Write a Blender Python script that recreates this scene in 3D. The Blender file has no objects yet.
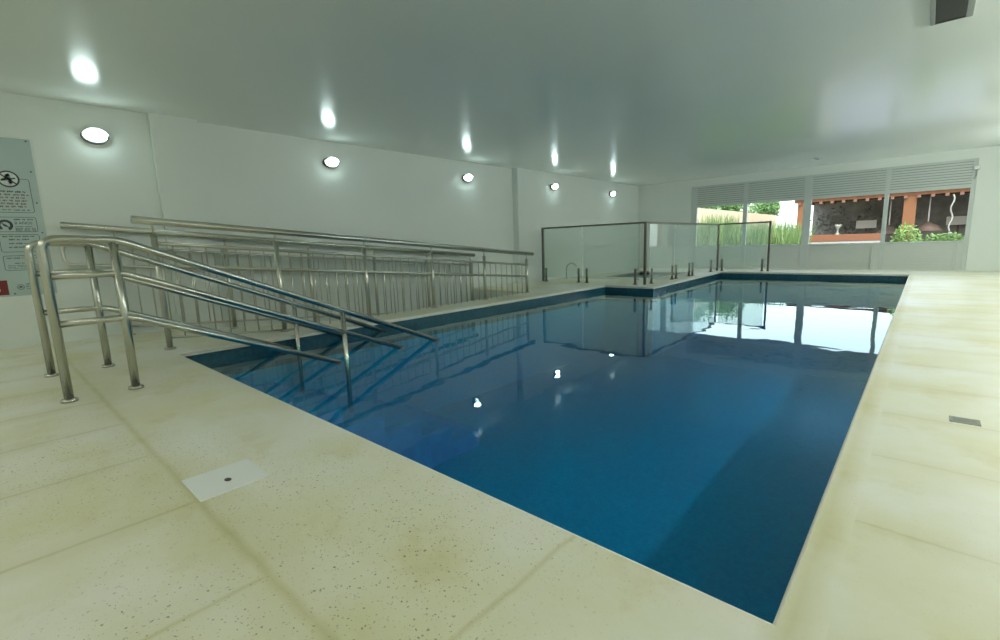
import bpy, bmesh, math, random
from mathutils import Vector, Matrix
random.seed(7)
PI = math.pi
SC = bpy.context.scene
COL = SC.collection

# ------------------------------------------------------------------ helpers
class MB:
    """collects shapes and links them as ONE mesh object"""
    def __init__(s):
        s.bm = bmesh.new()
    def box(s, x0, x1, y0, y1, z0, z1, bev=0.0):
        vs = [s.bm.verts.new((x, y, z)) for z in (z0, z1) for y in (y0, y1) for x in (x0, x1)]
        fs = [(0, 2, 3, 1), (4, 5, 7, 6), (0, 1, 5, 4), (2, 6, 7, 3), (0, 4, 6, 2), (1, 3, 7, 5)]
        faces = [s.bm.faces.new([vs[i] for i in f]) for f in fs]
        if bev > 0:
            ed = list({e for f in faces for e in f.edges})
            bmesh.ops.bevel(s.bm, geom=ed, offset=bev, segments=2, affect='EDGES', profile=0.5)
        return s
    def prism(s, poly, z0, z1):
        """poly: list of (x, y) counter-clockwise"""
        a = [s.bm.verts.new((x, y, z0)) for x, y in poly]
        b = [s.bm.verts.new((x, y, z1)) for x, y in poly]
        n = len(poly)
        s.bm.faces.new(a[::-1]); s.bm.faces.new(b)
        for i in range(n):
            j = (i + 1) % n
            s.bm.faces.new((a[i], a[j], b[j], b[i]))
        return s
    def face(s, pts):
        s.bm.faces.new([s.bm.verts.new(p) for p in pts]); return s
    def tube(s, pts, r, n=12, cap=True):
        pts = [Vector(p) for p in pts]
        t = (pts[1] - pts[0]).normalized()
        ref = Vector((1, 0, 0)) if abs(t.x) < 0.9 else Vector((0, 1, 0))
        u = t.cross(ref).normalized()
        rings = []
        for i, p in enumerate(pts):
            if i == 0: d = pts[1] - pts[0]
            elif i == len(pts) - 1: d = pts[-1] - pts[-2]
            else: d = (pts[i + 1] - p).normalized() + (p - pts[i - 1]).normalized()
            d.normalize()
            u = (u - d * u.dot(d)).normalized(); v = d.cross(u)
            k = 1.0
            if 0 < i < len(pts) - 1:
                c = max(0.3, (pts[i + 1] - p).normalized().dot(d)); k = 1.0 / c if c < .999 else 1.0
            rings.append([s.bm.verts.new(p + (u * math.cos(a) + v * math.sin(a)) * r) for a in [2 * PI * j / n for j in range(n)]])
        for a, b in zip(rings, rings[1:]):
            for j in range(n):
                f = s.bm.faces.new((a[j], a[(j + 1) % n], b[(j + 1) % n], b[j])); f.smooth = True
        if cap:
            s.bm.faces.new(rings[0][::-1]); s.bm.faces.new(rings[-1])
        return s
    def lathe(s, prof, o=(0, 0, 0), n=20, mat=None, sx=1.0, sy=1.0, smooth=True):
        """prof: (r, z) pairs, spun round local z, then placed by mat"""
        M = Matrix.Translation(Vector(o)) @ (mat if mat else Matrix.Identity(4))
        rings = []
        for r, z in prof:
            if r < 1e-6: rings.append([s.bm.verts.new(M @ Vector((0, 0, z)))])
            else: rings.append([s.bm.verts.new(M @ Vector((r * sx * math.cos(2 * PI * j / n), r * sy * math.sin(2 * PI * j / n), z))) for j in range(n)])
        for a, b in zip(rings, rings[1:]):
            for j in range(n):
                k = (j + 1) % n
                if len(a) == 1 and len(b) == 1: continue
                if len(a) == 1: f = s.bm.faces.new((a[0], b[j], b[k]))
                elif len(b) == 1: f = s.bm.faces.new((a[j], b[0], a[k]))
                else: f = s.bm.faces.new((a[j], b[j], b[k], a[k]))
                f.smooth = smooth
        return s
    def build(s, name, mat=None, parent=None, fix=True):
        if fix: bmesh.ops.recalc_face_normals(s.bm, faces=s.bm.faces[:])
        me = bpy.data.meshes.new(name); s.bm.to_mesh(me); s.bm.free()
        o = bpy.data.objects.new(name, me); COL.objects.link(o)
        if mat: me.materials.append(mat)
        if parent: o.parent = parent
        return o

def thing(name, label, cat, loc=(0, 0, 0), group=None):
    o = bpy.data.objects.new(name, None); COL.objects.link(o)
    o.location = loc; o.empty_display_size = .1
    return tag(o, label, cat, group)
def tag(o, label=None, cat=None, group=None, kind=None):
    if label: o['label'] = label
    if cat: o['category'] = cat
    if group: o['group'] = group
    if kind: o['kind'] = kind
    return o
def struct(mb, name, mat, parent=None):
    o = mb.build(name, mat, parent)
    if parent is None: o['kind'] = 'structure'
    return o
def arc(p0, c, p1, n=6):
    """quadratic rounded corner"""
    p0, c, p1 = Vector(p0), Vector(c), Vector(p1)
    return [p0 * (1 - t) ** 2 + c * 2 * t * (1 - t) + p1 * t * t for t in [i / n for i in range(n + 1)]]
def rounded(pts, r, n=6):
    pts = [Vector(p) for p in pts]; out = [pts[0]]
    for a, b, c in zip(pts, pts[1:], pts[2:]):
        ra = min(r, (b - a).length * .45); rc = min(r, (c - b).length * .45)
        out += arc(b + (a - b).normalized() * ra, b, b + (c - b).normalized() * rc, n)
    return out + [pts[-1]]

# ------------------------------------------------------------------ materials
def newmat(name):
    m = bpy.data.materials.new(name); m.use_nodes = True
    nt = m.node_tree; nt.nodes.clear()
    out = nt.nodes.new('ShaderNodeOutputMaterial')
    return m, nt, out
def N(nt, typ, **kw):
    n = nt.nodes.new(typ)
    for k, v in kw.items():
        if k in n.inputs: n.inputs[k].default_value = v
        else: setattr(n, k, v)
    return n
def plain(name, col, rough=.5, metal=0.0, spec=.5, var=0.0, scale=8.0, bump=0.0, bscale=60.0):
    m, nt, out = newmat(name)
    b = N(nt, 'ShaderNodeBsdfPrincipled'); nt.links.new(b.outputs[0], out.inputs[0])
    b.inputs['Base Color'].default_value = (*col, 1); b.inputs['Roughness'].default_value = rough
    b.inputs['Metallic'].default_value = metal; b.inputs['Specular IOR Level'].default_value = spec
    tc = N(nt, 'ShaderNodeTexCoord')
    if var > 0:
        nz = N(nt, 'ShaderNodeTexNoise', Scale=scale, Detail=5.0)
        nt.links.new(tc.outputs['Object'], nz.inputs['Vector'])
        mx = N(nt, 'ShaderNodeMix', data_type='RGBA')
        mx.inputs[6].default_value = (*[c * (1 - var) for c in col], 1)
        mx.inputs[7].default_value = (*[min(1, c * (1 + var)) for c in col], 1)
        nt.links.new(nz.outputs['Fac'], mx.inputs[0]); nt.links.new(mx.outputs[2], b.inputs['Base Color'])
    if bump > 0:
        nb = N(nt, 'ShaderNodeTexNoise', Scale=bscale, Detail=3.0)
        nt.links.new(tc.outputs['Object'], nb.inputs['Vector'])
        bp = N(nt, 'ShaderNodeBump', Strength=bump, Distance=.017)
        nt.links.new(nb.outputs['Fac'], bp.inputs['Height']); nt.links.new(bp.outputs[0], b.inputs['Normal'])
    return m
def emit(name, col, strength):
    m, nt, out = newmat(name)
    e = N(nt, 'ShaderNodeEmission', Strength=strength); e.inputs[0].default_value = (*col, 1)
    nt.links.new(e.outputs[0], out.inputs[0]); return m

M = {}
M['wall'] = plain('wall_paint', (.745, .795, .75), .45, var=.03, scale=1.2, bump=.05, bscale=90)
M['ceil'] = plain('ceiling_gloss_paint', (.83, .875, .835), .18, spec=.5, var=.03, scale=.8, bump=.035, bscale=3.0)
M['steel'] = plain('polished_steel', (.50, .51, .45), .27, metal=1, var=.06, scale=4)
M['steel_dull'] = plain('brushed_steel', (.54, .54, .47), .3, metal=1, var=.06, scale=4)
M['dark_metal'] = plain('dark_bronze_metal', (.15, .15, .125), .35, metal=.6, var=.05)
M['frame_grey'] = plain('grey_painted_frame', (.58, .63, .60), .4, var=.03)
M['slat_grey'] = plain('grey_slats', (.58, .63, .60), .4, var=.03)
M['vent_grey'] = plain('vent_grey', (.27, .29, .28), .5, var=.03)
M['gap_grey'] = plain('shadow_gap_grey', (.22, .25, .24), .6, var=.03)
M['panel_grey'] = plain('pale_grey_panel', (.66, .69, .65), .4, var=.03)
M['white_plastic'] = plain('white_plastic', (.82, .84, .82), .35, var=.02)
M['lamp_rim'] = plain('lamp_rim', (.22, .24, .23), .4, var=.03)
M['black'] = plain('black_void', (.012, .016, .014), .5, var=.05)
M['dark_slot'] = plain('dark_slot', (.05, .05, .045), .6, var=.05)
M['lamp'] = emit('lamp_glow', (.78, 1.0, .98), 28.0)
M['panel_fill_glow'] = emit('panel_fill_glow', (1.0, 1.0, .93), 9.0)
M['tube_fill_glow'] = emit('tube_fill_glow', (.96, 1.0, .94), 108.0)
M['terracotta'] = plain('terracotta', (.155, .062, .026), .7, var=.15)
M['orange_wood'] = plain('orange_painted_wood', (.16, .066, .022), .7, var=.1)
M['brown_wood'] = plain('dark_brown_wood', (.13, .07, .045), .7, var=.15)
M['white_render'] = plain('white_render', (.62, .60, .56), .8, var=.04)
M['fence_wood'] = plain('beige_fence_wood', (.50, .44, .31), .8, var=.12)
M['grass'] = plain('grass_green', (.12, .21, .06), .6, var=.35, scale=3)
M['shrub'] = plain('bright_leaf', (.17, .30, .07), .6, var=.35, scale=5)
M['leaf'] = plain('tree_leaf', (.09, .20, .06), .6, var=.4, scale=2)
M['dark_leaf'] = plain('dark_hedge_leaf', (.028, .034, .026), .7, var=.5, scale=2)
M['dark_stone'] = plain('dark_mottled_stone', (.25, .25, .23), .8, var=.5, scale=2.5, bump=.4, bscale=9)
M['pale_leaf'] = plain('pale_speckled_leaf', (.22, .23, .20), .7, var=.3, scale=2)
M['bark'] = plain('bark', (.12, .08, .05), .9, var=.2)
M['rope'] = plain('pale_rope', (.22, .24, .20), .8, var=.2, scale=20)
M['wicker'] = plain('wicker', (.11, .08, .06), .8, var=.2, scale=30)
M['paving'] = plain('pale_paving', (.19, .21, .24), .8, var=.08, scale=2)
M['soil'] = plain('ground_soil', (.16, .17, .09), .9, var=.3, scale=1.5)
M['sign'] = plain('sign_board', (.44, .55, .53), .35, var=.02)
M['sign_white'] = plain('sign_white_print', (.62, .68, .66), .4, var=.02)
M['ink'] = plain('sign_black_print', (.035, .05, .045), .5, var=.02)
M['ink_red'] = plain('sign_dark_red_print', (.20, .10, .085), .5, var=.02)
M['red'] = plain('sign_red_block', (.19, .015, .02), .5, var=.03)
M['grate'] = plain('grate_metal', (.36, .37, .33), .5, metal=.5, var=.1, scale=40)
M['rubber'] = plain('black_screw', (.03, .03, .03), .5, var=.03)

def mat_terrazzo(name, joints):
    """cream terrazzo slabs; joints = list of (axis, offset, pitch, other-axis range) thin seams"""
    m, nt, out = newmat(name); L = nt.links.new
    b = N(nt, 'ShaderNodeBsdfPrincipled'); L(b.outputs[0], out.inputs[0])
    b.inputs['Specular IOR Level'].default_value = .45
    tc = N(nt, 'ShaderNodeTexCoord')
    P = tc.outputs['Object']
    sep = N(nt, 'ShaderNodeSeparateXYZ'); L(P, sep.inputs[0])
    base = N(nt, 'ShaderNodeMix', data_type='RGBA')
    n1 = N(nt, 'ShaderNodeTexNoise', Scale=1.1, Detail=6.0, Roughness=.6); L(P, n1.inputs['Vector'])
    r1 = N(nt, 'ShaderNodeValToRGB'); r1.color_ramp.elements[0].position = .38; r1.color_ramp.elements[1].position = .66
    L(n1.outputs['Fac'], r1.inputs[0]); L(r1.outputs[0], base.inputs[0])
    base.inputs[6].default_value = (.83, .83, .735, 1); base.inputs[7].default_value = (.72, .70, .455, 1)
    # yellow-brown stains
    n2 = N(nt, 'ShaderNodeTexNoise', Scale=2.3, Detail=7.0, Roughness=.65); L(P, n2.inputs['Vector'])
    r2 = N(nt, 'ShaderNodeValToRGB'); r2.color_ramp.elements[0].position = .55; r2.color_ramp.elements[1].position = .74
    r2.color_ramp.elements[1].color = (.65, .65, .65, 1)
    L(n2.outputs['Fac'], r2.inputs[0])
    st = N(nt, 'ShaderNodeMix', data_type='RGBA'); L(r2.outputs[0], st.inputs[0]); L(base.outputs[2], st.inputs[6])
    st.inputs[7].default_value = (.60, .53, .235, 1)
    cur = st.outputs[2]
    # dark aggregate specks of two sizes, denser in patches
    n3 = N(nt, 'ShaderNodeTexNoise', Scale=.9, Detail=3.0); L(P, n3.inputs['Vector'])
    r4 = N(nt, 'ShaderNodeValToRGB'); r4.color_ramp.elements[0].position = .40; r4.color_ramp.elements[1].position = .60
    L(n3.outputs['Fac'], r4.inputs[0])
    sx_ = N(nt, 'ShaderNodeMapRange'); L(sep.outputs[0], sx_.inputs[0]); sx_.inputs[1].default_value = .0; sx_.inputs[2].default_value = -.9; sx_.inputs[3].default_value = .12; sx_.inputs[4].default_value = 1
    pm = N(nt, 'ShaderNodeMath', operation='MULTIPLY'); L(r4.outputs[0], pm.inputs[0]); L(sx_.outputs[0], pm.inputs[1])
    for sc_, lo_, amt in ((72.0, .5, .75), (120.0, .3, .7)):
        dn = N(nt, 'ShaderNodeTexNoise', Scale=120.0); L(P, dn.inputs['Vector'])
        wv = N(nt, 'ShaderNodeMix', data_type='RGBA', blend_type='LINEAR_LIGHT'); wv.inputs[0].default_value = .006; L(P, wv.inputs[6]); L(dn.outputs['Color'], wv.inputs[7])
        vo = N(nt, 'ShaderNodeTexVoronoi', Scale=sc_); L(wv.outputs[2], vo.inputs['Vector'])
        wn = N(nt, 'ShaderNodeSeparateColor'); L(vo.outputs['Color'], wn.inputs[0])
        sz = N(nt, 'ShaderNodeMapRange'); L(wn.outputs[1], sz.inputs[0]); sz.inputs[3].default_value = .06; sz.inputs[4].default_value = .26
        lt = N(nt, 'ShaderNodeMath', operation='LESS_THAN'); L(vo.outputs['Distance'], lt.inputs[0]); L(sz.outputs[0], lt.inputs[1])
        gt = N(nt, 'ShaderNodeMath', operation='GREATER_THAN'); gt.inputs[1].default_value = lo_; L(wn.outputs[0], gt.inputs[0])
        m1 = N(nt, 'ShaderNodeMath', operation='MULTIPLY'); L(lt.outputs[0], m1.inputs[0]); L(pm.outputs[0], m1.inputs[1])
        m2 = N(nt, 'ShaderNodeMath', operation='MULTIPLY'); L(m1.outputs[0], m2.inputs[0]); L(gt.outputs[0], m2.inputs[1])
        m3 = N(nt, 'ShaderNodeMath', operation='MULTIPLY'); L(m2.outputs[0], m3.inputs[0]); m3.inputs[1].default_value = amt
        sp = N(nt, 'ShaderNodeMix', data_type='RGBA'); L(m3.outputs[0], sp.inputs[0]); L(cur, sp.inputs[6]); sp.inputs[7].default_value = (.16, .15, .09, 1)
        cur = sp.outputs[2]
    # seams
    total = None
    wob = N(nt, 'ShaderNodeTexNoise', Scale=5.0, Detail=3.0); L(P, wob.inputs['Vector'])
    wobs = N(nt, 'ShaderNodeMath', operation='MULTIPLY_ADD'); L(wob.outputs['Fac'], wobs.inputs[0]); wobs.inputs[1].default_value = .03; wobs.inputs[2].default_value = -.015
    for ax, off, pitch, lo, hi, wid, *wt in joints:
        c = sep.outputs[ax]; o = sep.outputs[1 - ax]
        ad = N(nt, 'ShaderNodeMath', operation='ADD'); L(c, ad.inputs[0]); L(wobs.outputs[0], ad.inputs[1])
        su = N(nt, 'ShaderNodeMath', operation='SUBTRACT'); L(ad.outputs[0], su.inputs[0]); su.inputs[1].default_value = off
        if pitch:
            pg = N(nt, 'ShaderNodeMath', operation='PINGPONG'); L(su.outputs[0], pg.inputs[0]); pg.inputs[1].default_value = pitch / 2
            d = pg.outputs[0]
        else:
            ab = N(nt, 'ShaderNodeMath', operation='ABSOLUTE'); L(su.outputs[0], ab.inputs[0]); d = ab.outputs[0]
        mr = N(nt, 'ShaderNodeMapRange'); L(d, mr.inputs[0]); mr.inputs[1].default_value = 0; mr.inputs[2].default_value = wid
        mr.inputs[3].default_value = wt[0] if wt else 1; mr.inputs[4].default_value = 0
        g1 = N(nt, 'ShaderNodeMath', operation='GREATER_THAN'); L(o, g1.inputs[0]); g1.inputs[1].default_value = lo
        g2 = N(nt, 'ShaderNodeMath', operation='LESS_THAN'); L(o, g2.inputs[0]); g2.inputs[1].default_value = hi
        k1 = N(nt, 'ShaderNodeMath', operation='MULTIPLY'); L(mr.outputs[0], k1.inputs[0]); L(g1.outputs[0], k1.inputs[1])
        k2 = N(nt, 'ShaderNodeMath', operation='MULTIPLY'); L(k1.outputs[0], k2.inputs[0]); L(g2.outputs[0], k2.inputs[1])
        if total is None: total = k2.outputs[0]
        else:
            mxx = N(nt, 'ShaderNodeMath', operation='MAXIMUM'); L(total, mxx.inputs[0]); L(k2.outputs[0], mxx.inputs[1]); total = mxx.outputs[0]
    if total is not None:
        br = N(nt, 'ShaderNodeMath', operation='MULTIPLY'); L(total, br.inputs[0])
        L(n2.outputs['Fac'], br.inputs[1])
        jm = N(nt, 'ShaderNodeMix', data_type='RGBA'); L(br.outputs[0], jm.inputs[0]); L(cur, jm.inputs[6]); jm.inputs[7].default_value = (.53, .49, .22, 1)
        cur = jm.outputs[2]
    L(cur, b.inputs['Base Color'])
    rr = N(nt, 'ShaderNodeMapRange'); L(n1.outputs['Fac'], rr.inputs[0]); rr.inputs[1].default_value = .3; rr.inputs[2].default_value = .7
    rr.inputs[3].default_value = .30; rr.inputs[4].default_value = .48; L(rr.outputs[0], b.inputs['Roughness'])
    nb = N(nt, 'ShaderNodeTexNoise', Scale=3.0, Detail=4.0); L(P, nb.inputs['Vector'])
    bp = N(nt, 'ShaderNodeBump', Strength=.25, Distance=.02); L(nb.outputs['Fac'], bp.inputs['Height']); L(bp.outputs[0], b.inputs['Normal'])
    return m
# axis 0 = a seam at constant x, axis 1 = a seam at constant y
M['floor'] = mat_terrazzo('terrazzo_floor', [
    (1, .42, 0, -9, 9, .035, 1.4), (0, -1.88, .61, -9, .42, .020, 1.4), (0, -.72, 0, .42, 1.1, .014),
    (1, 1.70, .59, -.09, 9, .016), (0, -.155, 0, 1.0, 12.6, .06), (1, 12.85, 0, -9, 9, .03), (1, .42, 0, -9, 9, .17, .55), (0, -1.88, .61, -9, .42, .13, .5), (1, 1.70, .59, -.09, 9, .10, .4)])
M['nosing'] = plain('coping_edge_highlight', (.83, .85, .74), .35, var=.04)  # paler tone paints the bright bevel highlight onto the pool edge
M['ramp'] = mat_terrazzo('ramp_terrazzo', [])

def mat_tile(name, c0, c1, scale=38.0, rough=.25):
    m, nt, out = newmat(name); L = nt.links.new
    b = N(nt, 'ShaderNodeBsdfPrincipled', Roughness=rough); L(b.outputs[0], out.inputs[0])
    tc = N(nt, 'ShaderNodeTexCoord')
    vo = N(nt, 'ShaderNodeTexVoronoi', Scale=scale, distance='CHEBYCHEV', Randomness=0.0); L(tc.outputs['Object'], vo.inputs['Vector'])
    wn = N(nt, 'ShaderNodeTexWhiteNoise'); L(vo.outputs['Position'], wn.inputs['Vector'])
    n = N(nt, 'ShaderNodeTexNoise', Scale=.8, Detail=2.0); L(tc.outputs['Object'], n.inputs['Vector'])
    ad = N(nt, 'ShaderNodeMath', operation='MULTIPLY_ADD'); L(wn.outputs['Value'], ad.inputs[0]); ad.inputs[1].default_value = .6
    ml = N(nt, 'ShaderNodeMath', operation='MULTIPLY'); L(n.outputs['Fac'], ml.inputs[0]); ml.inputs[1].default_value = .4; L(ml.outputs[0], ad.inputs[2])
    mx = N(nt, 'ShaderNodeMix', data_type='RGBA'); L(ad.outputs[0], mx.inputs[0])
    mx.inputs[6].default_value = (*c0, 1); mx.inputs[7].default_value = (*c1, 1)
    L(mx.outputs[2], b.inputs['Base Color']); return m
M['tile'] = mat_tile('pool_mosaic', (.0, .30, .50), (.004, .40, .62))
M['tile_step'] = mat_tile('step_mosaic', (.0, .24, .55), (.006, .34, .68), 14)
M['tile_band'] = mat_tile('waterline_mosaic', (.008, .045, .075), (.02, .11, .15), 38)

def fresnel2(nt, ior):
    """the same reflectance from either side of a thin sheet"""
    g = N(nt, 'ShaderNodeNewGeometry'); mr = N(nt, 'ShaderNodeMapRange')
    mr.inputs[3].default_value = ior; mr.inputs[4].default_value = 1 / ior
    fr = N(nt, 'ShaderNodeFresnel'); nt.links.new(g.outputs['Backfacing'], mr.inputs[0]); nt.links.new(mr.outputs[0], fr.inputs['IOR'])
    return fr
def mat_water(name, tint, bump, scale, absorb=None):
    m, nt, out = newmat(name); L = nt.links.new
    tc = N(nt, 'ShaderNodeTexCoord')
    mp = N(nt, 'ShaderNodeMapping'); mp.inputs['Scale'].default_value = (1, 1.0, 1); L(tc.outputs['Object'], mp.inputs[0])
    n = N(nt, 'ShaderNodeTexNoise', Scale=scale, Detail=2.5, Roughness=.5); L(mp.outputs[0], n.inputs['Vector'])
    n2 = N(nt, 'ShaderNodeTexNoise', Scale=.35, Detail=1.0); L(tc.outputs['Object'], n2.inputs['Vector'])
    mu = N(nt, 'ShaderNodeMath', operation='MULTIPLY'); L(n.outputs['Fac'], mu.inputs[0]); L(n2.outputs['Fac'], mu.inputs[1])
    bp = N(nt, 'ShaderNodeBump', Strength=bump, Distance=.017); L(mu.outputs[0], bp.inputs['Height'])
    fr = fresnel2(nt, 1.333); L(bp.outputs[0], fr.inputs['Normal'])
    tr = N(nt, 'ShaderNodeBsdfTransparent'); tr.inputs[0].default_value = (*tint, 1)
    gl = N(nt, 'ShaderNodeBsdfGlossy', Roughness=.012); gl.inputs[0].default_value = (.84, 1, .97, 1); L(bp.outputs[0], gl.inputs['Normal'])
    mx = N(nt, 'ShaderNodeMixShader'); L(fr.outputs[0], mx.inputs[0]); L(tr.outputs[0], mx.inputs[1]); L(gl.outputs[0], mx.inputs[2])
    L(mx.outputs[0], out.inputs[0])
    if absorb:
        va = N(nt, 'ShaderNodeVolumeAbsorption', Density=1.0); va.inputs[0].default_value = (*absorb, 1); L(va.outputs[0], out.inputs['Volume'])
    return m
M['water'] = mat_water('pool_water', (.6, .96, 1.0), .42, 1.5, (.10, .83, .90))
M['water_small'] = mat_water('plunge_water', (.35, .6, .7), .1, 3)

def mat_glass(name):
    m, nt, out = newmat(name); L = nt.links.new
    fr = fresnel2(nt, 1.5)
    tr = N(nt, 'ShaderNodeBsdfTransparent'); tr.inputs[0].default_value = (.95, .985, .965, 1)
    gl = N(nt, 'ShaderNodeBsdfGlossy', Roughness=.02); gl.inputs[0].default_value = (.9, 1, .95, 1)
    df = N(nt, 'ShaderNodeBsdfDiffuse'); df.inputs[0].default_value = (.82, .90, .86, 1)
    mx = N(nt, 'ShaderNodeMixShader'); L(fr.outputs[0], mx.inputs[0]); L(tr.outputs[0], mx.inputs[1]); L(gl.outputs[0], mx.inputs[2])
    m2 = N(nt, 'ShaderNodeMixShader'); m2.inputs[0].default_value = .20; L(mx.outputs[0], m2.inputs[1]); L(df.outputs[0], m2.inputs[2])
    L(m2.outputs[0], out.inputs[0]); return m
M['glass'] = mat_glass('fence_glass')

# ------------------------------------------------------------------ camera
yaw, pitch, roll, FPX = math.radians(-42.14369), math.radians(-9.25624), math.radians(-1.876136), 468.309
H = .88
cy, sy = math.cos(yaw), math.sin(yaw)
f = Vector((sy * math.cos(pitch), cy * math.cos(pitch), math.sin(pitch)))
r = Vector((cy, -sy, 0)); u = r.cross(f)
c, s = math.cos(roll), math.sin(roll)
r2 = r * c + u * s; u2 = -r * s + u * c
cam = bpy.data.cameras.new('camera'); co = bpy.data.objects.new('camera', cam); COL.objects.link(co)
cam.sensor_width = 36; cam.lens = FPX * 36 / 1000; cam.clip_start = .05; cam.clip_end = 300
co.matrix_world = Matrix(((r2.x, u2.x, -f.x, 0), (r2.y, u2.y, -f.y, 0), (r2.z, u2.z, -f.z, H), (0, 0, 0, 1)))
SC.camera = co

# ------------------------------------------------------------------ the room
CEIL = 2.465
XL, XL2, XR, YB, YF = -6.75, -6.60, 1.7, 13.75, -3.2
YSTEP = 8.0
WZ = -.12                                    # water level
def xe(y): return -4.92 + (y - 1.1) * (.26 / 7.2)     # left pool edge, slightly skewed
XJ0, XJ1, YJ, YFAR, YN, XP = -3.66, -3.79, 8.3, 12.6, 1.10, -.18
RX0, RY1 = -5.30, 6.6                        # ramp well: inner edge, end
SP = (-5.75, -4.45, 10.2, 12.2)              # little pool behind the glass
T = .04
fl = MB()
for poly in [
    [(XL, YF), (XR, YF), (XR, YN), (XL, YN)],
    [(XP, YN), (XR, YN), (XR, YB), (XP, YB)],
    [(XL2, YFAR), (XP, YFAR), (XP, YB), (XL2, YB)],
    [(RX0, YN), (xe(YN), YN), (xe(RY1), RY1), (RX0, RY1)],
    [(XL, RY1), (xe(RY1), RY1), (xe(YSTEP), YSTEP), (XL, YSTEP)],
    [(XL2, YSTEP), (xe(YSTEP), YSTEP), (xe(YJ), YJ), (XL2, YJ)],
    [(XL2, YJ), (XJ0, YJ), (XJ0 + (XJ1 - XJ0) * (SP[2] - YJ) / 4.3, SP[2]), (XL2, SP[2])],
    [(XL2, SP[2]), (SP[0], SP[2]), (SP[0], SP[3]), (XL2, SP[3])],
    [(SP[1], SP[2]), (XJ0 + (XJ1 - XJ0) * (SP[2] - YJ) / 4.3, SP[2]), (XJ0 + (XJ1 - XJ0) * (SP[3] - YJ) / 4.3, SP[3]), (SP[1], SP[3])],
    [(XL2, SP[3]), (XJ0 + (XJ1 - XJ0) * (SP[3] - YJ) / 4.3, SP[3]), (XJ1, YFAR), (XL2, YFAR)],
]: fl.prism(poly, -T, 0)
struct(fl, 'floor', M['floor'])

nos = MB()
path = [(xe(YN), YN), (XP, YN), (XP, YFAR), (XJ1, YFAR), (XJ0, YJ), (xe(YJ), YJ)]
for a, b in zip(path, path[1:] + path[:1]): nos.tube([(a[0], a[1], -.0085), (b[0], b[1], -.0085)], .009, 10)
struct(nos, 'coping_highlight_lip', M['nosing'])
# pool basin, set back a little under the slab's nosing
E_ = .015
poly = [(xe(YN) - E_, YN - E_), (XP + E_, YN - E_), (XP + E_, YFAR + E_), (XJ1 - E_, YFAR + E_), (XJ0 - E_, YJ + E_), (xe(YJ) - E_, YJ + E_)]
band = MB(); bas = MB()
ZB = -1.35
for i in range(len(poly)):
    a, b = poly[i], poly[(i + 1) % len(poly)]
    band.face([(a[0], a[1], -T), (b[0], b[1], -T), (b[0], b[1], -.30), (a[0], a[1], -.30)])
    bas.face([(a[0], a[1], -.30), (b[0], b[1], -.30), (b[0], b[1], ZB), (a[0], a[1], ZB)])
bas.face([(x, y, ZB) for x, y in poly])
basin = struct(bas, 'pool_basin', M['tile'])
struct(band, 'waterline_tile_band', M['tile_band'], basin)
stp = MB()
for k in range(6):
    y0 = YN + .40 * k
    stp.box(xe(y0) - .01, -3.55, y0, y0 + .40, ZB, -.28 - .175 * k)
struct(stp, 'pool_steps', M['tile_step'], basin)
big = [(xe(YN) - .03, YN - .03), (XP + .03, YN - .03), (XP + .03, YFAR + .03), (XJ1 - .03, YFAR + .03), (XJ0 - .03, YJ + .03), (xe(YJ) - .03, YJ + .03)]
w = MB(); w.prism(big, ZB - .02, WZ)
wo = w.build('pool_water', M['water'])
tag(wo, 'clear blue water filling the large indoor pool', 'water', kind='stuff')

# little pool behind the glass
sb = MB(); x0, x1, y0, y1 = SP
for a, b in [((x0, y0), (x1, y0)), ((x1, y0), (x1, y1)), ((x1, y1), (x0, y1)), ((x0, y1), (x0, y0))]:
    sb.face([(a[0], a[1], -.001), (b[0], b[1], -.001), (b[0], b[1], -.5), (a[0], a[1], -.5)])
sb.face([(x0, y0, -.5), (x1, y0, -.5), (x1, y1, -.5), (x0, y1, -.5)])
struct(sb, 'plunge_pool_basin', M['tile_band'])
w = MB(); w.face([(x0, y0, -.05), (x1, y0, -.05), (x1, y1, -.05), (x0, y1, -.05)])
tag(w.build('plunge_pool_water', M['water_small']), 'dark water in the small pool behind the glass fence', 'water', kind='stuff')

# ramp going down beside the left wall
rp = MB()
rz = lambda y: -.09 * (y - YN)
rp.face([(XL, YN, 0), (RX0, YN, 0), (RX0, RY1, rz(RY1)), (XL, RY1, rz(RY1))])
struct(rp, 'ramp_floor', M['ramp'])
rw = MB()
rw.box(RX0, RX0 + .06, YN, RY1, -.8, -T); rw.box(XL, RX0, RY1, RY1 + .06, -.8, -T)
struct(rw, 'ramp_well_walls', M['wall'])

wl = MB()
wl.box(XL - .2, XL, YF, YSTEP + .1, -.8, CEIL)
wl.box(XL - .2, XL2, YSTEP, YB + .2, -.8, CEIL)
wl.box(XL - .01, XL + .05, YF, 1.56, -.8, CEIL); wl.box(XL - .01, XL + .11, 1.55, 2.03, -.8, CEIL)
struct(wl, 'wall_left', M['wall'])
wr = MB(); wr.box(XR, XR + .2, YF - .2, YB + .2, -.8, CEIL); struct(wr, 'wall_right', M['wall'])
wf = MB(); wf.box(XL - .2, XR, YF - .2, YF, -.8, CEIL); struct(wf, 'wall_front', M['wall'])
WX0, WX1, WZ0, WZ1 = -5.02, .67, 0.02, 2.27
wb = MB()
wb.box(XL2, WX0, YB, YB + .2, -.2, CEIL); wb.box(WX1, XR, YB, YB + .2, -.2, CEIL)
wb.box(WX0, WX1, YB, YB + .2, WZ1, CEIL); wb.box(WX0, WX1, YB, YB + .2, -.2, WZ0)
struct(wb, 'wall_back', M['wall'])
ce = MB(); ce.box(XL - .2, XR + .2, YF - .2, YB + .2, CEIL, CEIL + .2); struct(ce, 'ceiling', M['ceil'])

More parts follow.
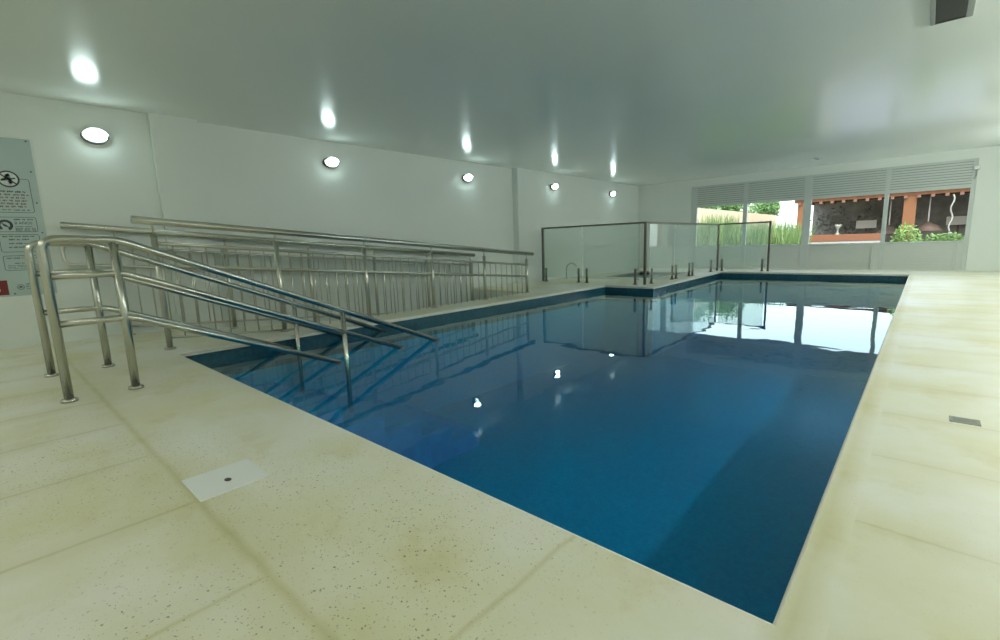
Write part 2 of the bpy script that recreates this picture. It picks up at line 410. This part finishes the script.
# windows: four bays, louvre above, open middle, slatted panel below
SILL, LOU = .63, 1.70
edges = [(-4.86, -3.665), (-3.565, -2.30), (-2.14, -.765), (-.685, .60)]
yw0, yw1 = YB + .02, YB + .09
for i, (a, b) in enumerate(edges):
    wi = MB()
    lo = WX0 if i == 0 else (edges[i - 1][1] + a) / 2
    hi = WX1 if i == 3 else (edges[i + 1][0] + b) / 2
    wi.box(lo, a, yw0, yw1, WZ0, WZ1); wi.box(b, hi, yw0, yw1, WZ0, WZ1)
    wi.box(a, b, yw0, yw1, SILL - .05, SILL); wi.box(a, b, yw0, yw1, LOU, LOU + .035)
    wi.box(a, b, yw0, yw1, WZ1 - .05, WZ1)
    wo = struct(wi, 'window_%d' % (i + 1), M['frame_grey'])
    lv = MB(); n = 9; dz = (WZ1 - .05 - LOU - .035) / n
    for k in range(n):
        z = LOU + .035 + dz * k
        lv.prism([(a, yw0 + .004), (b, yw0 + .004), (b, yw0 + .03), (a, yw0 + .03)], z, z + dz - .013)
    lo_ = lv.build('louvre', M['slat_grey'], wo)
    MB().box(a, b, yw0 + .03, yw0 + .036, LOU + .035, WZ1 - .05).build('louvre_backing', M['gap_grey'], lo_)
    lp = MB(); n = 9
    for k in range(n):
        z = WZ0 + (SILL - .05 - WZ0) * k / n; dz = (SILL - .05 - WZ0) / n
        lp.box(a, b, yw0 + .015, yw0 + .05, z, z + dz - .012); lp.box(a, b, yw0 + .04, yw0 + .05, z + dz - .012, z + dz)
    lp.build('lower_panel', M['panel_grey'], wo)
    if i in (2, 3):
        st = MB(); xm = b - .14
        st.box(xm, xm + .05, yw0 - .012, yw0 + .02, WZ0, SILL - .05)
        st.build('panel_stile', M['frame_grey'], wo)

jb = thing('cable_box', 'small white cable box at the top right corner of the window row', 'box', (.66, YB, 2.08))
MB().box(-.05, .03, -.05, 0, -.035, .035, .006).build('box_body', M['white_plastic'], jb)
MB().box(-.06, .04, -.006, 0, -.045, .045).build('mounting_plate', M['frame_grey'], jb)
MB().tube([(.0, -.02, -.03), (.0, -.02, -.16), (-.03, -.02, -.22)], .012).build('conduit', M['frame_grey'], jb)

# ------------------------------------------------------------------ wall lamps
def wall_lamp(x, y, z, label, rot=0.0):
    t = thing('wall_lamp', label, 'lamp', (x, y, z), 'oval wall lamps along the left wall' if rot == 0 else 'wall lamps behind the viewer')
    R = Matrix.Rotation(PI / 2, 4, 'Y')
    m = MB(); m.lathe([(0, 0), (.118, 0), (.118, .03), (.108, .045), (.098, .045), (0, .045)], mat=R, sx=.66, sy=1.0, n=28); m.build('lamp_base', M['lamp_rim'], t)
    m = MB(); m.lathe([(.098, .044), (.093, .065), (.074, .085), (.043, .098), (0, .103)], mat=R, sx=.52, sy=1.0, n=28); m.build('diffuser', M['lamp'], t)
    m = MB(); n = 14; A = [math.radians(12 + 156 * k / n) for k in range(n + 1)]
    P = lambda a, x, k: (x, .112 * k * math.cos(a), .076 * k * math.sin(a))
    for a, b in zip(A, A[1:]):
        m.face([P(a, .04, 1.04), P(b, .04, 1.04), P(b, .088, 1.0), P(a, .088, 1.0)]); m.face([P(a, .04, .99), P(b, .04, .99), P(b, .088, .96), P(a, .088, .96)])
        m.face([P(a, .088, 1.0), P(b, .088, 1.0), P(b, .088, .96), P(a, .088, .96)])
    for a in (A[0], A[-1]): m.face([P(a, .04, 1.04), P(a, .088, 1.0), P(a, .088, .96), P(a, .04, .99)])
    m.build('eyelid_hood', M['white_plastic'], t)
    t.rotation_euler = (0, 0, rot)
    return t
LZ = 2.145
for y, lab in [(1.05, 'oval wall lamp between the warning sign and the pilaster, largest of the five'),
               (3.775, 'round glowing wall lamp, second from the left, just right of the pilaster'),
               (6.61, 'round glowing wall lamp above the far half of the ramp railing, third from the left')]:
    wall_lamp(XL + .05 if y < 1.5 else XL, y, LZ if y < 1.5 else LZ + .01, lab)
wall_lamp(XL2, 9.29, 2.145, 'small glowing wall lamp above the left end of the glass fence')
wall_lamp(XL2, 12.05, 2.134, 'smallest glowing wall lamp, rightmost, near the far corner above the glass')
for y in (2.4, 4.8, 7.2, 9.5, 11.7):  # unseen tubes added as fill to lift the room's brightness
    t = thing('wall_fill_tube', 'added tube fill light on the right wall, outside the view', 'lamp', (XR, y, 2.2), 'added fill tubes on the right wall')
    MB().box(-.05, 0, -.64, .64, -.05, .05, .006).build('fitting', M['white_plastic'], t)
    MB().tube([(-.075, -.60, 0), (-.075, .60, 0)], .026, 12).build('tube', M['tube_fill_glow'], t)
for x in (-5.4, -3.3, -1.2, .8):  # unseen glowing panels added behind the camera as fill light
    t = thing('ceiling_fill_panel', 'added ceiling fill light over the deck behind the viewer', 'lamp', (x, -1.7, CEIL), 'added ceiling fill lights behind the viewer')
    m = MB()
    for bx in ((-.62, .62, -.17, -.15), (-.62, .62, .15, .17), (-.62, -.60, -.15, .15), (.60, .62, -.15, .15)): m.box(*bx, -.05, 0)
    m.build('frame', M['frame_grey'], t)
    MB().box(-.60, .60, -.15, .15, -.04, -.02).build('diffuser', M['panel_fill_glow'], t)

# ------------------------------------------------------------------ ceiling vent, sensor
v = thing('ceiling_vent', 'dark rectangular ceiling vent with pale side flanges at top right', 'vent', (0, 4.79, CEIL))
for sx in (-1, 1):
    MB().box(sx * .085 if sx > 0 else -.112, .124 if sx > 0 else -.085, -.5, .47, -.014, 0, .003).build('flange', M['vent_grey'], v)
for a in (.455, -.5): MB().box(-.085, .085, a, a + .015, -.012, 0).build('end_strip', M['dark_metal'], v)
g = MB(); g.box(-.085, .085, -.485, .455, -.006, -.001)
for k in range(9):
    x = -.075 + k * .0185
    g.box(x, x + .003, -.485, .455, -.012, -.006)
g.build('grille', M['black'], v)
d = thing('smoke_detector', 'tiny dark round detector on the ceiling before the windows', 'detector', (-1.86, 12.33, CEIL))
m = MB(); m.lathe([(0, -.03), (.05, -.03), (.075, -.012), (.08, 0), (0, 0)], n=20); m.build('detector_body', M['frame_grey'], d)
m = MB(); m.lathe([(0, -.04), (.03, -.04), (.035, -.03), (0, -.03)], n=16); m.build('sensor_cap', M['lamp_rim'], d)

# ------------------------------------------------------------------ pool stair railings
def flange(x, y, z, parent, r=.043, mat='steel'):
    m = MB(); m.lathe([(0, 0), (r, 0), (r, .012), (r * .72, .02), (r * .62, .02), (0, .02)], o=(x, y, z), n=20)
    for k in range(3):
        a = 2 * PI * k / 3 + .5
        m.lathe([(.007, .012), (.007, .022), (0, .024)], o=(x + r * .85 * math.cos(a), y + r * .85 * math.sin(a), z), n=8)
    return m.build('base_flange', M[mat], parent)
def stair_railing(x, label):
    t = thing('stair_railing', label, 'railing', (x, .275, 0), 'stainless railings down the pool steps')
    ya, yb, yp, R = 0.0, .335, 1.885, .0245
    sl = -.4175
    zt = lambda z0, y: z0 + sl * (y - yb)
    # front post bends over into the top rail, which then runs down into the water
    e = [(2.72 + .275, .0), ]
    zend = WZ - .02
    ye = lambda z0: yb + (zend - z0) / sl
    pts = rounded([(0, ya, 0), (0, ya, .995), (0, yb + .02, .985), (0, ye(.965), zend)], .085, 8)
    m = MB(); m.tube(pts, R, 14); tr_ = m.build('top_rail', M['steel'], t)
    for z0, nm in ((.772, 'middle_rail'), (.482, 'lower_rail')):
        pts = rounded([(0, ya + .02, z0), (0, yb + .03, z0), (0, ye(z0), zend)], .06, 6)
        MB().tube(pts, R * .88, 14).build(nm, M['steel'], t)
    pp = MB().tube([(0, yb, 0), (0, yb, .97)], R, 14).build('post', M['steel'], t)
    MB().tube([(0, yp, -1.02), (0, yp, zt(.965, yp) + .005)], .021, 12).build('post', M['steel'], t)
    flange(0, ya, 0, tr_); flange(0, yb, 0, pp)
    return t
stair_railing(-3.87, 'polished steel stair railing nearest the viewer, running down into the pool')
stair_railing(-4.84, 'polished steel stair railing beside the pool edge, behind the nearer one')

# ------------------------------------------------------------------ ramp railings
def ramp_railing(x, y_first, n_post, base, top0, y0, y1, label, loop, bar):
    """sloping guard: posts, fat handrail on stubs, two thin rails, bottom bar, balusters"""
    t = thing('ramp_railing', label, 'railing', (x, y_first, 0), 'baluster railings along the ramp')
    sl = -.0905; pitch = 1.0765; yl = y_first
    top = lambda y: top0 + sl * (y - 1.0)          # handrail centre line
    P = lambda y, z: (0, y - yl, z)
    MB().tube([P(y0, top(y0)), P(y1, top(y1))], .034, 14).build('handrail', M['steel'], t)
    posts = [y_first + pitch * k for k in range(n_post)]
    for y in posts:
        po = MB().tube([P(y, base(y)), P(y, top(y) - .10)], .026, 12).build('post', M['steel_dull'], t)
        MB().tube([P(y, top(y) - .10), P(y, top(y) - .02)], .010, 8).build('stub', M['steel_dull'], po)
        if base(y) > -.02 or bar: flange(0, y - yl, base(y), po, .048, 'steel_dull')
    ya, yb = posts[0], posts[-1]
    r2, r3, rb = (lambda y: top(y) - .198), (lambda y: top(y) - .402), (lambda y: top(y) - 1.07)
    if loop:
        pts = rounded([P(yb, r2(yb)), P(.62, r2(.62)), P(.62, r3(.62)), P(yb, r3(yb))], .07, 8)
        MB().tube(pts, .017, 10).build('loop_rail', M['steel_dull'], t)
    else:
        for rr in (r2, r3): MB().tube([P(ya, rr(ya)), P(yb, rr(yb))], .017, 10).build('rail', M['steel_dull'], t)
    ybar = yb if bar else posts[1] + .1
    MB().tube([P(ya, rb(ya)), P(ybar, rb(ybar))], .012, 8).build('bottom_bar', M['steel_dull'], t)
    for a, b in zip(posts, posts[1:]):
        for k in range(1, 8):
            y = a + (b - a) * k / 8
            zb = rb(y) if (bar or y < ybar) else 0.0
            MB().tube([P(y, zb), P(y, r2(y))], .0075, 7).build('baluster', M['steel_dull'], t)
    return t
ramp_railing(-5.21, 1.12, 6, lambda y: 0.0, 1.193, .975, 6.68, 'baluster railing on the pool side of the ramp, with the fat upper handrail', False, False)
ramp_railing(-6.56, 1.06, 6, lambda y: rz(max(y, YN)), 1.178, .64, 6.55, 'baluster railing against the left wall, behind the pool side one', True, True)

# ------------------------------------------------------------------ glass fence
gf = thing('glass_fence', 'frameless glass pool fence with dark posts and clamps on the raised corner deck', 'fence', (-4.0, 8.65, 0))
def gl(ax, a, b, fixed, z0=.09, z1=1.17):
    m = MB()
    if ax == 'x': m.box(a + 4.0, b + 4.0, fixed - 8.656, fixed - 8.644, z0, z1)
    else: m.box(fixed + 3.994, fixed + 4.006, a - 8.65, b - 8.65, z0, z1)
    m.build('glass_panel', M['glass'], gf)
def spig(x, y):
    m = MB(); px, py = x + 4.0, y - 8.65
    m.tube([(px, py, .0), (px, py, .30)], .024, 12); m.lathe([(0, 0), (.045, 0), (.045, .012), (0, .012)], o=(px, py, 0), n=14)
    m.build('glass_clamp', M['steel_dull'] if False else M['dark_metal'], gf)
gl('x', -6.40, -5.42, 8.65); gl('x', -5.38, -4.12, 8.65)
for x in (-6.36, -5.50, -5.30, -4.20): spig(x, 8.65)
gy = 12.95
gl('y', 8.83, 10.07, -4.0); gl('y', 10.11, 11.05, -4.0); gl('y', 11.09, gy - .07, -4.0)
for y in (8.95, 9.98, 10.2, 10.96, 11.18, 12.45): spig(-4.0, y)
gl('x', -3.93, -2.87, gy)
for x in (-3.88, -2.95): spig(x, gy)
for x, y, h in ((-6.44, 8.65, 1.19), (-4.0, 8.65, 1.19), (-4.0, gy, 1.19), (-2.82, gy, 1.21)):
    m = MB(); px, py = x + 4.0, y - 8.65
    m.box(px - .022, px + .022, py - .022, py + .022, 0, h, .003); m.build('post', M['dark_metal'], gf)
for a, b in (((-6.44, 8.65), (-4.0, 8.65)), ((-4.0, 8.65), (-4.0, gy)), ((-4.0, gy), (-2.82, gy))):
    m = MB(); x0, x1 = sorted((a[0], b[0])); y0, y1 = sorted((a[1], b[1]))
    m.box(x0 + 4.0 - .02, x1 + 4.0 + .02, y0 - 8.67, y1 - 8.63, 1.17, 1.205, .004); m.build('cap_rail', M['dark_metal'], gf)

sp = thing('grab_hoop', 'slim curved steel hoop standing behind the left glass panel', 'hoop', (-6.1, 9.4, 0))
pts = [(-.22, 0, 0), (-.22, 0, .22)] + [(-.07 - .15 * math.cos(a), 0, .22 + .15 * math.sin(a)) for a in [PI * k / 10 for k in range(1, 9)]]
MB().tube(pts, .016, 10).build('hoop_tube', M['steel_dull'], sp)
flange(-.22, 0, 0, sp, .04, 'steel_dull')

# ------------------------------------------------------------------ floor fittings
sk = thing('skimmer_lid', 'white rectangular skimmer lid set in the near pool deck', 'lid', (-1.915, .52, .0))
MB().box(-.175, .06, -.10, .145, 0, .006, .003).build('lid_plate', M['white_plastic'], sk)
m = MB(); m.lathe([(0, .0075), (.010, .0075), (.012, .006), (0, .006)], o=(-.035, .022, 0), n=16, sx=1.5); m.build('finger_hole', M['dark_slot'], sk)
dg = thing('drain_grate', 'small metal drain grate in the right hand deck', 'drain', (.205, 2.955, 0))
m = MB(); x0, x1, y0, y1 = -.052, .052, -.042, .042
for bx in ((x0, x1, y0, y0 + .012), (x0, x1, y1 - .012, y1), (x0, x0 + .012, y0, y1), (x1 - .012, x1, y0, y1)): m.box(*bx, 0, .003)
m.build('grate_frame', M['grate'], dg)
m = MB()
for k in range(5): m.box(x0 + .012, x1 - .012, y0 + .015 + k * .0115, y0 + .021 + k * .0115, .001, .003)
m.build('grate_bars', M['grate'], dg)
MB().box(x0 + .012, x1 - .012, y0 + .012, y1 - .012, .0, .0012).build('grate_pit', M['dark_slot'], dg)

# ------------------------------------------------------------------ warning sign
SX = XL + .05
sg = thing('warning_sign', 'tall grey pool rules board with warning icons and a red block', 'sign', (SX, .0, 0))
y0, y1, z0, z1 = .02, .537, .52, 2.045
MB().box(0, .006, y0, y1, z0, z1).build('board', M['sign'], sg)
def sbox(m, ya, yb, za, zb, d=.0075): m.box(.006, d, ya, yb, za, zb)
def outline(m, ya, yb, za, zb, t=.005, n=6, r=.03):
    pts = []
    for cx, cz, a0 in ((yb - r, zb - r, 0), (ya + r, zb - r, PI / 2), (ya + r, za + r, PI), (yb - r, za + r, 3 * PI / 2)):
        for k in range(n + 1):
            a = a0 + PI / 2 * k / n; pts.append((cx + r * math.cos(a), cz + r * math.sin(a), math.cos(a), math.sin(a)))
    for k in range(len(pts)):
        p, q = pts[k], pts[(k + 1) % len(pts)]
        m.face([(.0072, p[0], p[1]), (.0072, q[0], q[1]), (.0072, q[0] - t * q[2], q[1] - t * q[3]), (.0072, p[0] - t * p[2], p[1] - t * p[3])])
def ring(m, cy_, cz_, r0, r1, a0=0, a1=2 * PI, n=32, d=.0076):
    for k in range(n):
        a, b = a0 + (a1 - a0) * k / n, a0 + (a1 - a0) * (k + 1) / n
        m.face([(d, cy_ + rr * math.cos(t), cz_ + rr * math.sin(t)) for rr, t in ((r0, a), (r1, a), (r1, b), (r0, b))])
def disc(m, cy_, cz_, ry, rz_, rot=0, n=18, d=.0074):
    m.face([(d, cy_ + ry * math.cos(t) * math.cos(rot) - rz_ * math.sin(t) * math.sin(rot), cz_ + ry * math.cos(t) * math.sin(rot) + rz_ * math.sin(t) * math.cos(rot)) for t in [2 * PI * k / n for k in range(n)]])
def bar(m, a, b, t, d=.0078):
    a, b = Vector((d, *a)), Vector((d, *b)); n = Vector((0, -(b - a).z, (b - a).y)).normalized() * t / 2
    m.face([a - n, b - n, b + n, a + n])
SY1 = y1 - .045
def text_lines(m, ya, yb, z, h, seed, w0=.02, w1=.05):
    red = m is tx; m = MB(); rnd = random.Random(seed); y = ya
    while y < yb - .012:
        w_ = min(rnd.uniform(w0, w1), yb - y); x = y
        while x < y + w_ - .004:                # worn letters, too small to read
            lw = rnd.uniform(.006, .010)
            sbox(m, x, min(x + lw, y + w_), z + rnd.choice((0, 0, h * .25)), z + h * rnd.choice((1, 1, .75))); x += lw + .003
        y += w_ + .012
    m.build('printed_line', M['ink_red'] if red else M['ink'], sg)
bd = MB()
for za, zb in ((1.335, 1.662), (1.148, 1.293), (.952, 1.125), (.772, .918)): outline(bd, .195, .481, za, zb, .004, 6, .02)
bd.build('panel_outline', M['ink'], sg)
cyy, czz = .337, 1.655
bgd = MB(); disc(bgd, cyy, czz, .078, .078, 0, 32, .0074); bgd.build('icon_disc', M['sign_white'], sg)
ic = MB(); ring(ic, cyy, czz, .066, .079); bar(ic, (cyy - .052, czz + .046), (cyy + .052, czz - .046), .012)
disc(ic, cyy - .002, czz + .034, .018, .016, .3); disc(ic, cyy - .018, czz - .002, .040, .014, .30); disc(ic, cyy + .012, czz - .024, .016, .024, 0)
bar(ic, (cyy + .0, czz - .004), (cyy + .050, czz + .010), .012); bar(ic, (cyy - .02, czz), (cyy - .052, czz - .014), .014)
ic.build('no_diving_icon', M['ink'], sg)
tx, t2 = 'red', 'black'
for k, (a, e) in enumerate(((.225, .442), (.21, .459), (.21, .45), (.215, .44), (.215, .44), (.245, .43), (.21, .456))):
    text_lines(t2 if k in (0, 6) else tx, a, e, 1.528 - k * .0287, .016 if k < 6 else .010, k + 3)
ib = MB(); ring(ib, .256, 1.213, .032, .054, -PI * .36, PI * 1.30, 28); disc(ib, .256, 1.210, .020, .009, -.6); bar(ib, (.235, 1.232), (.282, 1.19), .009); ib.build('child_icon', M['ink'], sg)
text_lines(t2, .322, .466, 1.263, .012, 20)
for z, sd in ((1.197, 22), (1.180, 23), (1.168, 24), (1.156, 27)): text_lines(t2, .322, .464, z, .007, sd, .03, .06)
text_lines(t2, .222, .452, 1.098, .013, 25); text_lines(t2, .262, .41, 1.068, .013, 26); text_lines(t2, .257, .41, 1.030, .011, 29); text_lines(t2, .25, .42, .992, .015, 28)
text_lines(t2, .22, .45, .888, .010, 29); text_lines(t2, .272, .41, .838, .010, 30)
for z, sd in ((.818, 31), (.803, 32), (.788, 33)): text_lines(t2, .22, .45, z, .006, sd, .05, .09)
text_lines(t2, .32, .43, .628, .010, 35); text_lines(t2, .32, .42, .606, .010, 36); text_lines(t2, .32, .40, .584, .008, 37)
def text(body, y, z, size, mat, name, d=.0078):
    cu = bpy.data.curves.new(name, 'FONT'); cu.body = body; cu.size = size; cu.extrude = .0003
    tmp = bpy.data.objects.new(name, cu); COL.objects.link(tmp)
    dg_ = bpy.context.evaluated_depsgraph_get(); me = bpy.data.meshes.new_from_object(tmp.evaluated_get(dg_))
    COL.objects.unlink(tmp); bpy.data.objects.remove(tmp)
    o = bpy.data.objects.new(name, me); COL.objects.link(o); me.materials.append(mat); o.parent = sg
    o.matrix_local = Matrix(((0, 0, 1, d), (1, 0, 0, y), (0, 1, 0, z), (0, 0, 0, 1)))
    return o
text('8 AÑOS', .322, 1.222, .036, M['ink'], 'age_lettering')
rb_ = MB(); sbox(rb_, .04, .192, .537, .681, .0072); rb_.build('red_block', M['red'], sg)
text('3', .085, .565, .12, M['sign_white'], 'block_numeral')
lg = MB(); ring(lg, .280, .607, .022, .026, n=24); lg.face([(.0074, .262, .602), (.0074, .298, .602), (.0074, .280, .621)]); lg.build('triangle_logo', M['ink'], sg)
for yy, zz in ((.51, 2.027), (.507, 1.736), (.509, 1.435), (.509, 1.14), (.509, .844), (.515, .555), (.23, .545)):
    m = MB(); m.lathe([(0, .012), (.006, .010), (.007, .006)], o=(0, yy, zz), n=10, mat=Matrix.Rotation(PI / 2, 4, 'Y')); m.build('screw', M['rubber'], sg)

# ------------------------------------------------------------------ garden outside
gd = MB(); gd.box(-40, 30, YB + .21, 70, -.4, -.2); go = struct(gd, 'ground', M['soil'])
# slatted boundary fence running away from the house
ff = thing('garden_fence', 'beige wooden board fence running away beyond the tall grass', 'fence', (-7.75, 18, -.2))
m = MB(); yy = 0.0
while yy < 19:
    m.box(-.012, .012, yy, yy + .135, .05, 2.38); yy += .15
m.build('boards', M['fence_wood'], ff)
m = MB()
for z in (.4, 1.2, 2.1): m.box(-.06, -.013, 0, 19, z, z + .08)
m.build('cross_rails', M['fence_wood'], ff)
for k in range(7): MB().box(-.15, -.06, k * 3.1, k * 3.1 + .09, 0, 2.3).build('post', M['fence_wood'], ff)

def leaf_cloud(m, cx, cy_, cz_, rx, ry, rz_, n, size, rnd, shell=.55):
    for _ in range(n):
        while True:
            v_ = Vector((rnd.uniform(-1, 1), rnd.uniform(-1, 1), rnd.uniform(-1, 1)))
            if shell < v_.length < 1: break
        p = Vector((cx + v_.x * rx, cy_ + v_.y * ry, cz_ + v_.z * rz_))
        a = Vector((rnd.gauss(0, 1), rnd.gauss(0, 1), rnd.gauss(0, 1))).normalized(); b = a.orthogonal().normalized()
        sz = size * rnd.uniform(.6, 1.3)
        m.face([p - a * sz, p + b * sz * .45, p + a * sz, p - b * sz * .45])
def blades(m, x0, x1, y0, y1, n, h0, h1, rnd, z=-.2, w=.018, lean=.35):
    for _ in range(n):
        x, y, h = rnd.uniform(x0, x1), rnd.uniform(y0, y1), rnd.uniform(h0, h1)
        a = rnd.uniform(0, 2 * PI); dx, dy = math.cos(a), math.sin(a); l = rnd.uniform(.05, lean) * h
        p0 = Vector((x, y, z)); p1 = p0 + Vector((dx * l * .35, dy * l * .35, h * .6)); p2 = p0 + Vector((dx * l, dy * l, h))
        sd = Vector((-dy, dx, 0)) * w
        m.face([p0 - sd, p0 + sd, p1 + sd * .8, p1 - sd * .8]); m.face([p1 - sd * .8, p1 + sd * .8, p2])
rnd = random.Random(11)
m = MB(); blades(m, -6.9, -3.3, 17.3, 21.5, 4200, .9, 1.65, rnd); blades(m, -6.6, -5.6, 18.5, 21, 700, 1.5, 2.1, rnd)
tag(m.build('tall_grass', M['grass'], fix=False), 'tall bright green grass growing in front of the beige fence', 'grass', kind='stuff')
def tree(x, y, h, cr, cz_, n, label, seed):
    t = thing('tree', label, 'tree', (x, y, -.2), 'trees beyond the garden fence'); rn = random.Random(seed)
    m = MB(); m.tube([(0, 0, 0), (.05, .03, h * .4), (-.05, .05, h * .75)], .11, 9)
    for k in range(4):
        a = k * 1.6; m.tube([(0, .03, h * .45), (math.cos(a) * cr * .6, math.sin(a) * cr * .6, h * .75)], .04, 6)
    m.build('trunk', M['bark'], t)
    m = MB()
    for k in range(7):
        a = rn.uniform(0, 2 * PI); q = rn.uniform(0, .6) * cr
        leaf_cloud(m, q * math.cos(a), q * math.sin(a), cz_ + rn.uniform(-.35, .35) * cr, cr * .6, cr * .6, cr * .5, n // 7, .13, rn, .3)
    m.build('crown', M['leaf'], t, fix=False)
tree(-11.2, 30, 4.2, 1.9, 3.2, 3000, 'leafy tree behind the fence in the leftmost window', 1)
tree(-10.6, 36, 4.6, 2.1, 3.4, 3000, 'dark leafy tree behind the fence in the second window', 2)
tree(-9.0, 40, 3.6, 1.3, 2.9, 2200, 'rightmost leafy tree behind the fence, near the orange post', 3)

# pale paving between the house and the pavilion
pv = MB(); pv.box(-3.0, 8, YB + .21, 29.6, -.21, -.17); struct(pv, 'patio_paving', M['paving'])
# garden pavilion: columns, beam with rafter tails, flat roof, dark planted back wall
pg = thing('garden_pavilion', 'shaded garden pavilion with orange columns and beam beyond the windows', 'pavilion', (0, 30, -.2))
for x in (-5.0, -.68, 4.6): MB().box(x - .23, x + .23, -.23, .23, 0, 2.68, .012).build('column', M['orange_wood'], pg)
MB().box(-5.4, 5.2, -.20, .20, 2.69, 2.92, .01).build('front_beam', M['orange_wood'], pg)
for k in range(22):
    x = -5.2 + k * .475
    MB().box(x, x + .13, -.42, .5, 2.56, 2.685).build('rafter_tail', M['brown_wood'], pg)
MB().box(-5.5, 5.3, -.45, 6.2, 2.93, 2.98).build('roof', M['orange_wood'], pg)
bw = MB().box(-5.4, 5.2, 5.6, 5.8, 0, 2.93).build('rear_wall', M['dark_stone'], pg)
MB().box(5.0, 5.2, .3, 5.6, 0, 2.93).build('side_wall', M['dark_leaf'], pg)
rn = random.Random(5)
h2 = MB()
for k in range(11): leaf_cloud(h2, -5.0 + k * .42, 5.35, 1.5 + rn.uniform(-.5, .6), .5, .2, .9, 70, .10, rn, .2)
h2.build('climbing_leaves', M['pale_leaf'], pg, fix=False)
lw = thing('planter_wall', 'low white garden wall topped by a terracotta ledge', 'wall', (-3.6, 29.2, -.2))
MB().box(-2.3, 2.0, -.2, .2, 0, .66).build('wall_body', M['white_render'], lw)
MB().box(-2.35, 2.05, -.3, .3, .66, .98, .015).build('ledge', M['terracotta'], lw)
for x, y, zt, lab in ((0.02, 31, 1.22, 'brown wicker pendant hanging right of the orange column'), (-1.45, 31.4, 1.12, 'brown wicker pendant hanging left of the orange column')):
    p = thing('wicker_pendant', lab, 'pendant', (x, y, zt), 'pendants under the pavilion roof')
    m = MB(); m.lathe([(.05, .04), (.18, -.04), (.40, -.18), (.56, -.40), (.54, -.42), (.36, -.22), (.05, 0)], n=24); m.build('shade', M['wicker'], p)
    MB().tube([(0, 0, 0), (0, 0, 2.715 - zt)], .028, 8).build('cord', M['white_render'], p)
rpth = thing('twisted_rope', 'pale twisted rope hanging from the pavilion beam', 'rope', (.76, 29.3, 2.38))
pts = [(.05 * math.sin(k * 1.1), .04 * math.cos(k * .9), -k * .14) for k in range(13)]
MB().tube(pts, .03, 8).build('rope_strand', M['rope'], rpth)
MB().lathe([(0, -.1), (.09, -.07), (.10, .0), (.06, .07), (0, .09)], o=(.05 * math.sin(13.2), 0, -1.72), n=12).build('hanging_knot', M['rope'], rpth)
for x, lab in ((-2.62, 'white board on a post under the pavilion, seen in the third window'), (1.20, 'white board on a post under the pavilion, seen in the rightmost window')):
    b = thing('garden_board', lab, 'board', (x, 34.6, -.2), 'white boards under the pavilion')
    MB().box(-.47, .47, -.03, .03, 1.28, 1.72, .006).build('panel', M['white_render'], b)
    MB().tube([(0, .06, 0), (0, .06, 1.6)], .04, 8).build('post', M['brown_wood'], b)
gp = thing('goblet_planter', 'pale goblet planter standing on the terracotta ledge', 'planter', (-3.33, 29.2, .78))
gp.scale = (.75, .75, .75)
m = MB(); m.lathe([(0, 0), (.16, 0), (.12, .05), (.045, .12), (.045, .36), (.15, .5), (.20, .66), (.17, .66), (0, .55)], n=18); m.build('cup', M['rope'], gp)
# green plants under the right window
for x, y, wx, h, n, lab in ((-.36, 15.6, .30, 1.22, 520, 'bright green shrub climbing round the orange column base'), (.28, 15.2, .58, .98, 900, 'low bright green hedge at the foot of the rightmost window')):
    s_ = thing('shrub', lab, 'shrub', (x, y, -.2), 'bright green garden shrubs')
    m = MB(); leaf_cloud(m, 0, 0, h * .62, wx, .22, h * .42, n, .055, rnd, .3); m.build('foliage', M['shrub'], s_, fix=False)
    m = MB()
    for k in range(7): m.tube([(rnd.uniform(-.06, .06) + (k - 3) * wx * .15, rnd.uniform(-.05, .05), 0), ((k - 3) * wx * .25, rnd.uniform(-.1, .1), h * .75)], .012, 6)
    m.build('stems', M['bark'], s_)

# ------------------------------------------------------------------ light
wd = bpy.data.worlds.new('sky'); SC.world = wd; wd.use_nodes = True
nt = wd.node_tree; nt.nodes.clear()
wo = N(nt, 'ShaderNodeOutputWorld'); bg = N(nt, 'ShaderNodeBackground', Strength=1.9)
sky = N(nt, 'ShaderNodeTexSky', sky_type='NISHITA'); sky.sun_disc = False; sky.sun_elevation = math.radians(52); sky.sun_rotation = math.radians(150); sky.dust_density = 4.0; sky.air_density = 1.2
skm = N(nt, 'ShaderNodeMix', data_type='RGBA'); skm.inputs[0].default_value = .8; skm.inputs[7].default_value = (.93, 1, 1, 1); nt.links.new(sky.outputs[0], skm.inputs[6]); nt.links.new(skm.outputs[2], bg.inputs[0]); nt.links.new(bg.outputs[0], wo.inputs[0])
su = bpy.data.lights.new('sun', 'SUN'); su.energy = 1.4; su.angle = math.radians(1.5); su.color = (1, .96, .88)
so = bpy.data.objects.new('sun', su); COL.objects.link(so)
so.rotation_euler = Vector((-.40, .50, -.77)).to_track_quat('-Z', 'Y').to_euler()

SC.view_settings.view_transform = 'Standard'; SC.view_settings.look = 'None'
SC.view_settings.exposure = 0.18; SC.view_settings.gamma = 1.0; SC.view_settings.use_curve_mapping = False
SC.cycles.use_denoising = True
SC.cycles.sample_clamp_indirect = 6.0
SC.cycles.max_bounces = 10; SC.cycles.diffuse_bounces = 5; SC.cycles.transparent_max_bounces = 24
SC.cycles.caustics_reflective = False; SC.cycles.caustics_refractive = False
